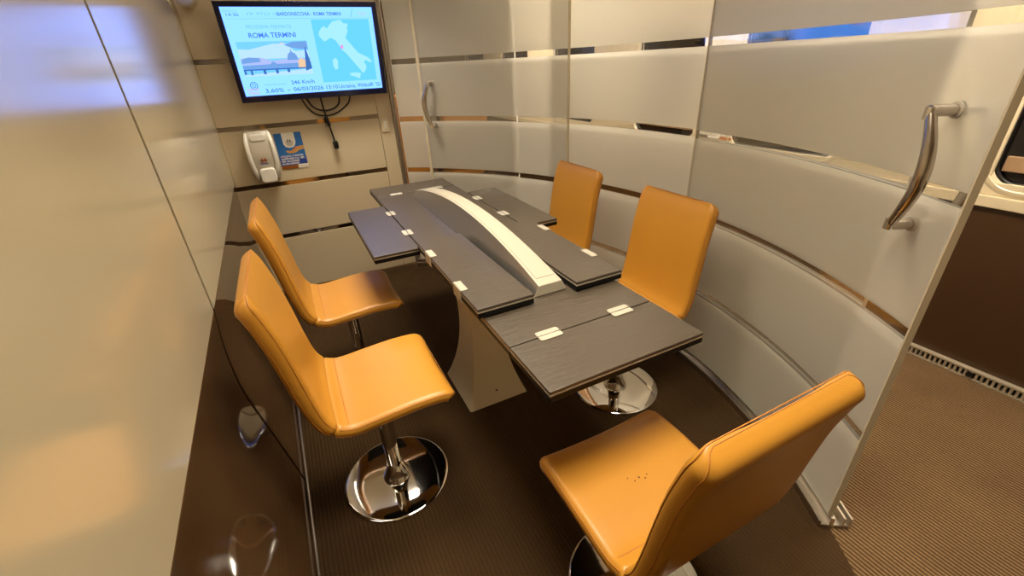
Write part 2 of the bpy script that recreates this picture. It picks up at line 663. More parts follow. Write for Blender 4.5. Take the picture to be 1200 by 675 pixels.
# FRECCIAROSSA lettering with a grey, white and orange bar on the aisle wall
s_ = empty('wall_lettering', (XR - 0.002, 2.115, 0.885))
tag(s_, 'small white train lettering over a grey, white and orange bar on the aisle wall', 'sign')
text_mesh('letters', 'FRECCIAROSSA', 0.026, M['text_white'], s_, (0, 0.135, 0.004), (0, -1, 0), (0, 0, 1), bold=0.0008, width=0.27)
for nm, m_, a, b in (('grey_bar', 'grey_mark', 0.135, 0.05), ('white_bar', 'text_white', 0.05, -0.045), ('orange_bar', 'red_mark', -0.045, -0.135)):
    boxobj(nm, -0.001, 0.001, b, a, -0.012, 0.0, M[m_], s_)

# ------------------------------------------------------------------ curved glass partition
GZ0, GZ1 = 0.045, 2.10


def glass_panel(name, r, d0, d1, parent=None):
    bm = new()
    n = max(8, int(abs(d1 - d0) * 1.2))
    rows = []
    zs = [GZ0, GZ1]
    t = 0.006
    for i in range(n + 1):
        d = d0 + (d1 - d0) * i / n
        rows.append([bm.verts.new(circ(r - t, d, GZ0)), bm.verts.new(circ(r + t, d, GZ0)),
                     bm.verts.new(circ(r + t, d, GZ1)), bm.verts.new(circ(r - t, d, GZ1))])
    for a, b in zip(rows, rows[1:]):
        for k in range(4):
            f = bm.faces.new((a[k], b[k], b[(k + 1) % 4], a[(k + 1) % 4]))
            f.material_index = 0 if k in (1, 3) else 1
    for a in (rows[0], rows[-1]):
        f = bm.faces.new(a)
        f.material_index = 1
    return obj(name, bm, None, parent, smooth=30, mats=[M['etched'], M['glass_edge']])


R_IN, R_OUT = 2.086, 2.106
struct(glass_panel('wall_glass', R_OUT, 54.0, 30.6))
struct(glass_panel('wall_glass', R_OUT, 23.4, -26.4))


def door(name, d0, d1, dh, sgn, zt, zbm, sides):
    d = struct(glass_panel(name, R_IN, d0, d1))
    for side in sides:
        bm = new()
        stand = 0.055
        r_g, r_h = R_IN + side * 0.005, R_IN + side * (0.005 + stand)
        hn = []
        bow = 0.040 / R_IN * 180 / PI
        path = []
        for k in range(17):
            t = k / 16
            path.append(circ(r_h, dh + sgn * bow * math.sin(PI * t) - sgn * 0.0, zbm + (zt - zbm) * t))
        rad = [0.0095 + 0.0055 * math.sin(PI * k / 16) for k in range(17)]
        tube(bm, path, rad, 14)
        hd = obj('door_handle', bm, M['handle_grey'], d, smooth=50)
        for z in (zt, zbm):
            bm = new()
            tube(bm, [circ(r_g, dh, z), circ(r_h + side * 0.004, dh, z)], 0.0125, 14)
            obj('standoff', bm, M['handle_grey'], hd, smooth=50)
            bm = new()
            e = (z - (zt + zbm) / 2) * 0.06
            tube(bm, [circ(r_h, dh, z - e * 2.2), circ(r_h, dh, z + e * 1.2)], 0.0115, 12)
            obj('end_cap', bm, M['chrome'], hd, smooth=50)
            bm = new()
            tube(bm, [circ(r_g, dh, z), circ(r_g + side * 0.005, dh, z)], 0.0175, 16)
            obj('washer', bm, M['grey_plastic'], hd, smooth=50)
    return d


D1 = door('door_1', 48.55, 20.35, 46.6, 1, 1.285, 1.03, (-1,))
D2 = door('door_2', -2.1, -31.5, -28.5, -1, 1.245, 0.985, (-1, 1))
M['seal'] = mat('pale_edge_seal', rgb(198, 186, 158), rough=0.3)


def seal(parent, d0, d1, r=R_IN):
    bm = new()
    a = [bm.verts.new(circ(q, d, GZ0)) for q, d in ((r - 0.0085, d0), (r - 0.0085, d1), (r + 0.0085, d1), (r + 0.0085, d0))]
    b = [bm.verts.new(v.co + Vector((0, 0, GZ1 - GZ0))) for v in a]
    bm.faces.new(a[::-1]); bm.faces.new(b)
    for k in range(4):
        bm.faces.new((a[k], a[(k + 1) % 4], b[(k + 1) % 4], b[k]))
    obj('edge_seal', bm, M['seal'], parent)


seal(D1, 48.95, 48.40)
seal(D1, 20.38, 20.26)
seal(D2, -1.98, -2.12)
seal(D2, -31.48, -31.62)


def arc_bar(bm, r0, r1, z0, z1, d0, d1):
    n = 70
    rows = []
    for i in range(n + 1):
        d = d0 + (d1 - d0) * i / n
        rows.append([bm.verts.new(circ(r, d, z)) for r, z in ((r0, z0), (r1, z0), (r1, z1), (r0, z1))])
    for a, b in zip(rows, rows[1:]):
        for k in range(4):
            bm.faces.new((a[k], b[k], b[(k + 1) % 4], a[(k + 1) % 4]))
    bm.faces.new(rows[0]); bm.faces.new(rows[-1])


bm = new()
arc_bar(bm, 2.052, 2.150, 0.0, 0.012, 54.5, -31.9)
for a, b in ((2.052, 2.058), (2.084, 2.098), (2.124, 2.130), (2.144, 2.150)):
    arc_bar(bm, a, b, 0.010, 0.044 if a > 2.06 else 0.030, 54.5, -31.9)
struct(obj('trim_5', bm, M['rail'], smooth=30))
bm = new()
arc_bar(bm, 2.05, 2.15, 2.085, H_CEIL, 54.5, -33.0)
struct(obj('trim_6', bm, M['rail'], smooth=30))

# ------------------------------------------------------------------ table
T = empty('folding_table', (0.597, 1.64, 0.0))
tag(T, 'long black folding conference table with hinged leaves on a flared champagne pedestal', 'table')
TX, TY = 0.597, 1.64


def slab(name, x0, x1, y0, y1, ztop, parent, th=0.030, m='veneer'):
    """veneer board with black edge and one pale core line"""
    o = boxobj(name, x0 - TX, x1 - TX, y0 - TY, y1 - TY, ztop - 0.010, ztop, M[m], parent, bevel=0.0018)
    boxobj('edge_band', x0 - TX - 0.0005, x1 - TX + 0.0005, y0 - TY - 0.0005, y1 - TY + 0.0005, ztop - 0.0135, ztop - 0.010, M['edge_light'], o)
    boxobj('underside', x0 - TX, x1 - TX, y0 - TY, y1 - TY, ztop - th, ztop - 0.0135, M['edge_black'], o, bevel=0.002)
    return o


ZT = 0.755
XA, XB = 0.370, 0.822
slab('tabletop', XA, XB, 0.811, 2.449, ZT, T)
slab('end_leaf', XA, XB, 0.618, 0.807, ZT, T)
slab('end_leaf', XA, XB, 2.453, 2.665, ZT, T)
slab('side_leaf', 0.188, 0.365, 1.588, 2.256, ZT, T)
slab('side_leaf', 0.827, 0.995, 1.588, 2.256, ZT, T)
slab('folded_leaf', 0.352, 0.528, 0.966, 1.566, 0.789, T)
slab('folded_leaf', 0.672, 0.842, 0.962, 1.562, 0.789, T)
# slim lower boards of the folded leaves, tucked on the tabletop (shadow gap)
for i, (x, y, ax) in enumerate(((0.483, 0.809, 1), (0.712, 0.809, 1), (0.478, 2.451, 1), (0.715, 2.451, 1),
                               (0.3675, 2.10, 0), (0.3675, 1.785, 0), (0.8245, 2.105, 0), (0.8245, 1.79, 0))):
    bm = new()
    if ax:
        pr = rrect(0.066, 0.040, 0.006, 3, x - TX, y - TY)
    else:
        pr = rrect(0.040, 0.066, 0.006, 3, x - TX, y - TY)
    prism(bm, [(a, b, ZT + 0.0002) for a, b in pr], (0, 0, 0.003))
    h = obj('hinge', bm, M['hinge'], T, bevel=0.0008)
    bm = new()
    if ax:
        tube(bm, [(x - TX - 0.033, y - TY, ZT + 0.0022), (x - TX + 0.033, y - TY, ZT + 0.0022)], 0.0022, 8)
    else:
        tube(bm, [(x - TX, y - TY - 0.033, ZT + 0.0022), (x - TX, y - TY + 0.033, ZT + 0.0022)], 0.0022, 8)
    obj('hinge_pin', bm, M['satin'], h, smooth=50)
for (x, s, ys_) in ((0.352, 1, (1.419, 1.123)), (0.842, -1, (1.43, 1.123))):
    for y in ys_:
        bm = new()
        box(bm, min(x, x + s * 0.022) - TX, max(x, x + s * 0.022) - TX, y - TY - 0.033, y - TY + 0.033, 0.7892, 0.792)
        box(bm, min(x - s * 0.003, x - s * 0.001) - TX, max(x - s * 0.003, x - s * 0.001) - TX, y - TY - 0.033, y - TY + 0.033, 0.752, 0.792)
        obj('hinge', bm, M['hinge'], T, bevel=0.0008)

# arched spine along the middle of the table
y0s, y1s = 0.998, 2.335
bm = new()
rows = []
ns = 40
for i in range(ns + 1):
    t = i / ns
    y = y0s + (y1s - y0s) * t
    arch = 1 - abs(2 * t - 1) ** 2.0
    z = 0.790 + 0.078 * arch
    hb, ht = 0.058, 0.058 - 0.020 * (0.9 + 0.3 * arch)
    rows.append((y, z, hb, ht))
for i, (y, z, hb, ht) in enumerate(rows):
    pass
L_ = [[bm.verts.new((0.602 + s * h - TX, y - TY, zz)) for s, h, zz in ((-1, hb, ZT + 0.0005), (-1, ht, z), (1, ht, z), (1, hb, ZT + 0.0005))] for y, z, hb, ht in rows]
for a, b in zip(L_, L_[1:]):
    for k in range(4):
        f = bm.faces.new((a[k], b[k], b[(k + 1) % 4], a[(k + 1) % 4]))
        f.material_index = 1 if k == 1 else 0
for a in (L_[0], L_[-1]):
    f = bm.faces.new(a); f.material_index = 1
sp = obj('centre_spine', bm, None, T, bevel=0.002, mats=[M['spine_side'], M['spine_top']])
# raised cover strip with its groove on top of the spine
bm = new()
L2 = []
for y, z, hb, ht in rows[1:-1]:
    L2.append([bm.verts.new((0.602 + s * (ht - 0.009) - TX, y - TY, z + dz)) for s, dz in ((-1, 0.0), (-1, 0.0016), (1, 0.0016), (1, 0.0))])
for a, b in zip(L2, L2[1:]):
    for k in range(4):
        bm.faces.new((a[k], b[k], b[(k + 1) % 4], a[(k + 1) % 4]))
bm.faces.new(L2[0]); bm.faces.new(L2[-1])
obj('cover_strip', bm, M['spine_top'], sp)

# flared pedestal
bm = new()
prof = catmull([(0.143, 0.155, 0.0), (0.118, 0.128, 0.07), (0.090, 0.098, 0.18), (0.074, 0.080, 0.30), (0.072, 0.076, 0.42),
                (0.080, 0.086, 0.54), (0.100, 0.110, 0.65), (0.125, 0.140, 0.722)], 5)
PX, PY = 0.585 - TX, 1.585 - TY
rings = []
for p in prof:
    a, b, z = p
    rings.append([bm.verts.new((PX + s * a, PY + t * b, z + 0.001)) for s, t in ((-1, -1), (1, -1), (1, 1), (-1, 1))])
for a, b in zip(rings, rings[1:]):
    for k in range(4):
        bm.faces.new((a[k], a[(k + 1) % 4], b[(k + 1) % 4], b[k]))
bm.faces.new(rings[0]); bm.faces.new(rings[-1])
ped = obj('pedestal', bm, M['pedestal'], T, smooth=35)
# separate curved front plate, standing proud by a few millimetres
for t in (-1, 1):
    bm = new()
    rr = []
    for p in prof:
        a, b, z = p
        rr.append([bm.verts.new((PX + s * (a - 0.003), PY + t * (b + d), z + 0.001)) for s, d in ((-1, 0.0), (1, 0.0), (1, 0.006), (-1, 0.006))])
    for a, b in zip(rr, rr[1:]):
        for k in range(4):
            bm.faces.new((a[k], a[(k + 1) % 4], b[(k + 1) % 4], b[k]))
    bm.faces.new(rr[0]); bm.faces.new(rr[-1])
    obj('cover_plate', bm, M['pedestal'], ped, smooth=35)
bm = new()
lathe(bm, [(0, 0), (0.0045, 0), (0.0045, 0.003), (0, 0.003)], 12)
sc_ = obj('screw', bm, M['gasket'], ped, smooth=40)
sc_.rotation_euler = (PI / 2, 0, 0)
sc_.location = (PX - 0.005, PY - 0.142, 0.058)

# ------------------------------------------------------------------ chairs
W2 = 0.201          # half width
PROF = [(0.222, -0.052), (0.219, -0.034), (0.205, -0.014), (0.170, -0.002), (0.090, 0.0), (0.0, -0.006), (-0.080, -0.012),
        (-0.112, -0.007), (-0.138, 0.010), (-0.156, 0.046), (-0.169, 0.115), (-0.182, 0.210), (-0.198, 0.310), (-0.219, 0.395), (-0.234, 0.435), (-0.238, 0.445)]
path = [(p.x, p.y) for p in catmull([(a, b, 0) for a, b in PROF], 5)]
# arc length
S = [0.0]
for (a, b), (c, d) in zip(path, path[1:]):
    S.append(S[-1] + math.hypot(c - a, d - b))
TOT = S[-1]


def shell_rings(i0, i1):
    """cross-section rings (list of loops in local chair space, z relative to the seat top)"""
    rings = []
    for i in range(i0, i1 + 1):
        u, z = path[i]
        a, b = path[max(i - 1, 0)], path[min(i + 1, len(path) - 1)]
        tx, tz = b[0] - a[0], b[1] - a[1]
        l = math.hypot(tx, tz)
        tx, tz = tx / l, tz / l
        nx, nz = -tz, tx                   # points to the underside / rear
        s = S[i]
        d0, d1 = s, TOT - s
        hw = W2
        for d, rc in ((d0, 0.055), (d1, 0.034)):
            if d < rc:
                hw -= rc - math.sqrt(max(0, rc * rc - (rc - d) ** 2))
        # slightly narrower towards the top of the back
        hw -= 0.006 * max(0, (s / TOT - 0.55)) / 0.45
        th = 0.042 + 0.008 * min(1, max(0, (s / TOT - 0.45) / 0.2))
        for d in (d0, d1):
            re = 0.026
            if d < re:
                th *= math.sqrt(max(0.04, 1 - (1 - d / re) ** 2))
        rings.append((u, z, nx, nz, hw, th))
    return rings


def loop_pts(u, z, nx, nz, hw, th, k_in=0.0):
    pts = []
    r = th / 2
    n = 8
    hw, th2 = hw - k_in, th
    nc = 10

    def dish(v):
        return 0.007 * (1 - (v / max(hw, 1e-4)) ** 2)
    for j in range(nc + 1):                 # front / upper face from -v to +v
        v = -(hw - r) + 2 * (hw - r) * j / nc
        o = k_in * 0.5 + dish(v)
        pts.append((v, o))
    for j in range(1, n):
        a = -PI / 2 + PI * j / n
        pts.append((hw - r + r * math.cos(a), r + (r - k_in * .5) * math.sin(a)))
    for j in range(nc + 1):
        v = (hw - r) - 2 * (hw - r) * j / nc
        pts.append((v, th2 - k_in * 0.5))
    for j in range(1, n):
        a = PI / 2 + PI * j / n
        pts.append((-(hw - r) + r * math.cos(a), r + (r - k_in * .5) * math.sin(a)))
    return [Vector((u + nx * o, v, z + nz * o)) for v, o in pts]


def shell_mesh(i0, i1, crease_start=False, crease_end=False):
    bm = new()
    R = shell_rings(i0, i1)
    loops = []
    for j, r in enumerate(R):
        k = 0.0
        if crease_start and j == 0 or crease_end and j == len(R) - 1:
            k = 0.006
        loops.append([bm.verts.new(p) for p in loop_pts(*r, k_in=k)])
    n = len(loops[0])
    for a, b in zip(loops, loops[1:]):
        for k in range(n):
            bm.faces.new((a[k], a[(k + 1) % n], b[(k + 1) % n], b[k]))
    bm.faces.new(loops[0][::-1]); bm.faces.new(loops[-1])
    return bm


IC = 39              # index of the crease between seat and backrest


def make_chair(zs):
    root = empty('swivel_chair')
    se = obj('seat', shell_mesh(0, IC, crease_end=True), M['leather'], root, smooth=55)
    ba = obj('backrest', shell_mesh(IC, len(path) - 1, crease_start=True), M['leather'], root, smooth=55)
    se.location.z = ba.location.z = zs
    # twin seam along the rim
    for part, i0, i1 in ((se, 0, IC - 1), (ba, IC + 1, len(path) - 1)):
        bm = new()
        R = shell_rings(i0, i1)
        for inset, r_ in ((0.30, 0.0012), (0.66, 0.0011)):
            lines = ([], [])
            for (u, z, nx, nz, hw, th) in R:
                r = th / 2
                a = -PI / 2 + PI * inset
                for q, sgn in ((0, 1), (1, -1)):
                    v = sgn * (hw - r + (r + 0.0002) * math.cos(a))
                    o = r + (r + 0.0002) * math.sin(a)
                    lines[q].append((u + nx * o, v, z + nz * o))
            if part is ba:
                tube(bm, lines[0] + lines[1][::-1], r_, 6)
            else:
                tube(bm, lines[0][::-1] + lines[1], r_, 6)
        obj('seam', bm, M['stitch'], part, smooth=60)
    # seam across the fold
    bm = new()
    for ii in (IC - 5,):
        u, z, nx, nz, hw, th = shell_rings(ii, ii)[0]
        tube(bm, [(u + nx * 0.007 * (1 - (v / hw) ** 2) - nx * 0.0002, v, z + nz * (0.007 * (1 - (v / hw) ** 2) - 0.0002)) for v in [-(hw - 0.02) + 2 * (hw - 0.02) * k / 12 for k in range(13)]], 0.0014, 6)
    obj('seam', bm, M['stitch'], se, smooth=60)
    # under-seat plate, column, flared collar, disc base
    bm = new()
    prism(bm, [(a, b, zs - 0.062) for a, b in rrect(0.24, 0.22, 0.03, 5, 0.0, 0.0)], (0, 0, 0.014))
    obj('mounting_plate', bm, M['under'], root)
    bm = new()
    lathe(bm, [(0.0, 0.05), (0.0255, 0.05), (0.0255, zs - 0.11), (0.032, zs - 0.105), (0.032, zs - 0.060), (0.0, zs - 0.060)], 32)
    obj('column', bm, M['chrome'], root, smooth=40)
    bm = new()
    lathe(bm, [(0.0, 0.012), (0.050, 0.012), (0.050, 0.018), (0.046, 0.024), (0.038, 0.045), (0.031, 0.068), (0.029, 0.082), (0.0, 0.082)], 40)
    obj('collar', bm, M['chrome'], root, smooth=40)
    bm = new()
    lathe(bm, [(0.0, 0.001), (0.190, 0.001), (0.192, 0.004), (0.191, 0.0085), (0.187, 0.0115), (0.184, 0.0120), (0.12, 0.0121), (0.05, 0.0122), (0.0, 0.0122)], 96)
    obj('base_disc', bm, M['chrome'], root, smooth=40)
    return root


CH = [
    ((0.070, 1.246), 0.0, 0.485, 'ochre leather swivel chair nearest the glossy brown left wall, facing the folded black leaf'),
    ((0.075, 1.925), 0.0, 0.485, 'ochre leather swivel chair on the left side, below the hand soap dispenser and blue poster'),
    ((1.105, 1.250), PI, 0.440, 'ochre leather swivel chair by the frosted glass, beside the near right corner of the table'),
    ((1.105, 1.945), PI, 0.440, 'ochre leather swivel chair by the frosted glass, the farther one, partly behind the table'),
    ((0.597, 0.525), PI / 2, 0.440, 'ochre leather swivel chair in the foreground at the table end, seat with small dark scuffs'),
]
for (x, y), rz, zs, lab in CH:
    c = make_chair(zs)
    c.location = (x, y, 0.0)
    c.rotation_euler.z = rz
    tag(c, lab, 'chair', 'ochre swivel chairs round the folding table')
    if 'foreground' in lab:
        for (u, v, r) in ((0.040, 0.032, 0.0022), (0.026, 0.020, 0.0018), (0.029, 0.004, 0.0026), (0.020, -0.009, 0.0022), (0.027, -0.020, 0.0016), (0.049, 0.034, 0.0014), (-0.06, -0.07, 0.002)):
            zz = -0.003 - 0.007 * (1 - (v / W2) ** 2) - 0.0003
            bm = new()
            lathe(bm, [(0, 0.0), (r, 0.0), (r * 0.8, 0.0008), (0, 0.0010)], 9, (u, v, zz))
            obj('scuff', bm, M['scuff'], [ch for ch in c.children if ch.name.startswith('seat')][0])

# ------------------------------------------------------------------ television
TV = empty('television', (0.2475, 3.105, 1.488))
TV.rotation_euler = (math.radians(8.0), 0, 0)
tag(TV, 'wall-mounted flat television with dark bezel showing a train journey map of Italy', 'television')
TW, TH = 0.832, 0.494
# local: x right, z up, screen faces -y
bm = new()
loops = []
for w, h, y in ((TW, TH, 0.022), (TW, TH, -0.012), (TW - 0.008, TH - 0.008, -0.016), (TW - 0.050, TH - 0.056, -0.016), (TW - 0.054, TH - 0.060, -0.010)):
    loops.append([bm.verts.new((sx * w / 2, y, sz * h / 2 + (0.004 if w < TW - 0.02 else 0))) for sx, sz in ((-1, -1), (1, -1), (1, 1), (-1, 1))])
for a, b in zip(loops, loops[1:]):
    for k in range(4):
        bm.faces.new((a[k], a[(k + 1) % 4], b[(k + 1) % 4], b[k]))
bm.faces.new(loops[0][::-1])
obj('bezel', bm, M['tv_black'], TV)
bm = new()
box(bm, -TW / 2 + 0.12, TW / 2 - 0.12, 0.022, 0.045, -0.17, 0.17)
obj('back_housing', bm, M['under'], TV, bevel=0.008)
boxobj('wall_bracket', -0.12, 0.12, 0.045, 0.10, -0.02, 0.14, M['under'], TV)
SC = 1.7


def emit_rgb(r_, g_, b_):
    """backlit panel colour: strong blue primary"""
    return (r_ * 0.676, g_ * 0.676, b_ if b_ >= 1.0 else b_ * 0.676, 1)


M['scr'] = emis('screen_glow', emit_rgb(0.31, 0.74, 1.65), SC)
M['scr_map'] = emis('screen_sea', emit_rgb(0.14, 0.62, 1.45), SC)
M['scr_land'] = emis('screen_land', emit_rgb(0.36, 0.78, 1.5), SC)
M['scr_text'] = emis('screen_text', emit_rgb(0.06, 0.19, 0.78), SC)
M['scr_faint'] = emis('screen_faint_text', emit_rgb(0.16, 0.52, 1.08), SC)
M['scr_red'] = emis('screen_red', emit_rgb(0.75, 0.30, 0.62), SC)
M['scr_pink'] = emis('screen_pink', emit_rgb(0.62, 0.42, 0.95), SC)
M['scr_sky'] = emis('screen_photo_sky', emit_rgb(0.18, 0.60, 1.12), SC)
M['scr_cloud'] = emis('screen_photo_cloud', emit_rgb(0.46, 0.72, 1.10), SC)
M['scr_dusk'] = emis('screen_photo_dusk', emit_rgb(0.40, 0.48, 0.90), SC)
M['scr_dark'] = emis('screen_photo_dark', emit_rgb(0.05, 0.16, 0.45), SC)
M['scr_mid'] = emis('screen_photo_mid', emit_rgb(0.16, 0.34, 0.72), SC)
M['scr_gold'] = emis('screen_photo_gold', emit_rgb(0.80, 0.55, 0.35), SC)
SW, SH = TW - 0.054, TH - 0.060
boxobj('screen', -SW / 2, SW / 2, -0.0105, -0.008, -SH / 2 + 0.004, SH / 2 + 0.004, M['scr'], TV)
scr = [o for o in TV.children if o.name.startswith('screen')][0]


def sp_(u, v, d=0.0):
    """screen coordinates 0..1 (left to right, bottom to top)"""
    return (-SW / 2 + u * SW, -0.0110 - d, -SH / 2 + 0.004 + v * SH)


def spoly(name, uv, m, d=0.0):
    bm = new()
    vs = [bm.verts.new(sp_(u, v, d)) for u, v in uv]
    f = bm.faces.new(vs)
    bmesh.ops.triangulate(bm, faces=[f])
    return obj(name, bm, M[m], scr)


def stext(name, body, u, v, h, m, width=None, bold=0.0, align='LEFT'):
    return text_mesh(name, body, h * SH * 1.38, M[m], scr, sp_(u, v, 0.0006), (1, 0, 0), (0, 0, 1), align, 0.0004, bold,
                     width * SW if width else None)


stext('small_caption', 'NAPOLI C.LE', 0.012, 0.945, 0.028, 'scr_faint', 0.085)
stext('clock_text', '14:36', 0.020, 0.905, 0.034, 'scr_text', 0.075)
stext('train_text', 'FR 9723 da', 0.15, 0.915, 0.028, 'scr_faint', 0.20)
stext('route_text', 'BARDONECCHIA - ROMA TERMINI', 0.34, 0.908, 0.040, 'scr_text', 0.43, 0.0004)
spoly('header_line', ((0.02, 0.875), (0.98, 0.875), (0.98, 0.879), (0.02, 0.879)), 'scr_faint')
spoly('header_slash', ((0.835, 0.89), (0.84, 0.89), (0.862, 0.985), (0.857, 0.985)), 'scr_faint')
stext('logo_text', 'ITALIA', 0.895, 0.915, 0.030, 'scr_pink', 0.06)
stext('caption_text', 'PROSSIMA FERMATA', 0.125, 0.770, 0.042, 'scr_faint', 0.29)
stext('stop_text', 'ROMA TERMINI', 0.125, 0.672, 0.056, 'scr_text', 0.305, 0.0006)
# picture of a domed city by a river: sky, clouds, buildings, bridge
P0, P1, Q0, Q1 = 0.035, 0.495, 0.235, 0.630


def pp(u, v):
    return (P0 + u * (P1 - P0), Q0 + v * (Q1 - Q0))


spoly('picture_sky', [pp(0, 0), pp(1, 0), pp(1, 1), pp(0, 1)], 'scr_sky', 0.0002)
spoly('picture_cloud', [pp(0, .5), pp(0, .80), pp(.15, .78), pp(.34, .84), pp(.5, .93), pp(.68, .92), pp(.62, .80), pp(.8, .70), pp(1, .72), pp(1, .5)], 'scr_cloud', 0.0004)
spoly('picture_dusk_cloud', [pp(.66, .88), pp(.78, .97), pp(1, .98), pp(1, .74), pp(.86, .76), pp(.76, .80)], 'scr_mid', 0.0006)
spoly('picture_hill', [pp(0, .34), pp(0, .52), pp(.1, .55), pp(.28, .54), pp(.30, .42), pp(.5, .40), pp(.6, .46), pp(.72, .50), pp(1, .46), pp(1, .30)], 'scr_dusk', 0.0006)
spoly('picture_dome', [pp(.66, .44), pp(.67, .56), pp(.69, .63), pp(.725, .68), pp(.735, .80), pp(.745, .68), pp(.79, .63), pp(.81, .56), pp(.82, .44)], 'scr_mid', 0.0008)
spoly('picture_trees', [pp(.0, .38), pp(.02, .52), pp(.12, .56), pp(.26, .53), pp(.27, .42)], 'scr_mid', 0.0008)
spoly('picture_bank', [pp(.0, .22), pp(.0, .32), pp(.40, .34), pp(.44, .42), pp(.5, .34), pp(1, .36), pp(1, .22)], 'scr_mid', 0.0010)
spoly('picture_glow', [pp(.80, .20), pp(.81, .40), pp(.86, .50), pp(.92, .42), pp(.93, .20)], 'scr_gold', 0.0012)
spoly('picture_tree', [pp(.90, .10), pp(.93, .40), pp(.955, .86), pp(.985, .50), pp(1.0, .16)], 'scr_dark', 0.0014)
bm = new()
for a, b, c_, d in ((0.0, 1.0, .17, .215), (.09, .12, .04, .17), (.27, .31, .05, .17), (.45, .49, .06, .17), (.62, .66, .08, .17), (.0, .03, .06, .17)):
    vs = [bm.verts.new(sp_(*pp(u, v), 0.0012)) for u, v in ((a, c_), (b, c_), (b, d), (a, d))]
    bm.faces.new(vs)
obj('picture_bridge', bm, M['scr_dark'], scr)
spoly('picture_water', [pp(0, 0), pp(1, 0), pp(1, .16), pp(0, .05)], 'scr_cloud', 0.0007)
spoly('picture_lights', [pp(.60, .92), pp(.66, .92), pp(.66, .95), pp(.60, .95)], 'scr_gold', 0.0012)
# speed line with round badge
bm = new()
for r0, r1 in ((0.016, 0.020), (0.007, 0.010)):
    a = [bm.verts.new(Vector(sp_(0.072, 0.125, 0.0004)) + Vector((r0 * math.cos(2 * PI * k / 24), 0, r0 * math.sin(2 * PI * k / 24)))) for k in range(24)]
    b = [bm.verts.new(Vector(sp_(0.072, 0.125, 0.0004)) + Vector((r1 * math.cos(2 * PI * k / 24), 0, r1 * math.sin(2 * PI * k / 24)))) for k in range(24)]
    for k in range(24):
        bm.faces.new((a[k], a[(k + 1) % 24], b[(k + 1) % 24], b[k]))
obj('speed_badge', bm, M['scr_text'], scr)
stext('speed_caption', "Velocit\u00e0 treno", 0.14, 0.115, 0.030, 'scr_faint', 0.15)
stext('speed_text', '246 Km/h', 0.325, 0.118, 0.046, 'scr_text', 0.165, 0.0003)
# map of Italy
U0, U1, V0, V1 = 0.555, 0.965, 0.115, 0.865
spoly('map_sea', ((U0, V0), (U1, V0), (U1, V1), (U0, V1)), 'scr_map', 0.0002)


def mp_(pts):
    return [(U0 + a * (U1 - U0), V0 + b * (V1 - V0)) for a, b in pts]


spoly('map_mainland', mp_([(.10, .82), (.16, .88), (.20, .90), (.24, .86), (.30, .92), (.36, .97), (.50, .99), (.54, .94), (.62, .93), (.58, .88),
                           (.60, .83), (.52, .82), (.49, .77), (.52, .70), (.58, .62), (.64, .53), (.72, .47), (.78, .44), (.90, .38), (.96, .31),
                           (.92, .30), (.84, .34), (.80, .31), (.84, .25), (.82, .18), (.76, .12), (.75, .17), (.78, .23), (.74, .31), (.66, .37),
                           (.58, .42), (.50, .47), (.44, .52), (.40, .60), (.36, .67), (.28, .72), (.22, .69), (.16, .66), (.12, .70), (.08, .76)]), 'scr_land', 0.0004)
spoly('map_sicily', mp_([(.50, .13), (.58, .14), (.70, .13), (.71, .12), (.68, .03), (.60, .07), (.52, .09)]), 'scr_land', 0.0004)
spoly('map_sardinia', mp_([(.24, .37), (.30, .40), (.33, .35), (.31, .22), (.26, .20), (.23, .28)]), 'scr_land', 0.0004)
spoly('map_marker', mp_([(.42, .55), (.445, .535), (.47, .55), (.47, .59), (.445, .605), (.42, .59)]), 'scr_red', 0.0008)
# ticker
stext('news_text', 'NEWS', 0.020, 0.060, 0.032, 'scr_pink', 0.075, 0.0004)
stext('news_text', 'TRENO', 0.020, 0.018, 0.030, 'scr_pink', 0.080, 0.0004)
for body, u, w in (('3,60%', 0.135, 0.125), ('-', 0.285, 0.02), ('06/03/2026', 0.330, 0.215), ('13:10', 0.560, 0.085), ('Ucraina,', 0.660, 0.130), ("Witkoff: 'Gi", 0.805, 0.182)):
    stext('ticker_text', body, u, 0.030, 0.050, 'scr_text', w, 0.0003)

# cables hanging under the television
def cable(name, pts, r, label):
    bm = new()
    tube(bm, catmull(pts, 8), r, 10)
    o = obj(name, bm, M['cable'], smooth=60)
    return tag(o, label, 'cable', 'black cables under the television')


cable('tv_cable', [(0.150, 3.205, 1.30), (0.152, 3.208, 1.235), (0.19, 3.214, 1.165), (0.24, 3.218, 1.136), (0.31, 3.218, 1.135), (0.38, 3.214, 1.165), (0.432, 3.208, 1.215), (0.44, 3.205, 1.30)], 0.0045,
      'wider black cable loop hanging under the television')
cable('tv_cable', [(0.172, 3.19, 1.28), (0.178, 3.193, 1.24), (0.21, 3.198, 1.185), (0.27, 3.20, 1.163), (0.33, 3.198, 1.175), (0.365, 3.195, 1.21), (0.37, 3.19, 1.28)], 0.0055,
      'smaller black cable loop hanging under the television')
hc = empty('hanging_power_cord', (0.258, 3.168, 1.19))
tag(hc, 'straight black power cable with a plug dangling below the television', 'cable', 'black cables under the television')
bm = new()
tube(bm, catmull([(0.0, 0.008, 0.062), (0.0, 0.004, 0.03), (0.006, 0.012, -0.04), (0.012, 0.02, -0.095), (0.02, 0.026, -0.15), (0.03, 0.030, -0.225)], 8), 0.0055, 10)
obj('lead', bm, M['cable'], hc, smooth=60)
bm = new()
tube(bm, catmull([(0.007, 0.014, -0.06), (0.009, 0.016, -0.075), (0.013, 0.020, -0.105), (0.016, 0.023, -0.12)], 4), [0.006] + [0.011] * 11 + [0.006], 12)
obj('splice_sleeve', bm, M['cable'], hc, smooth=60)
bm = new()
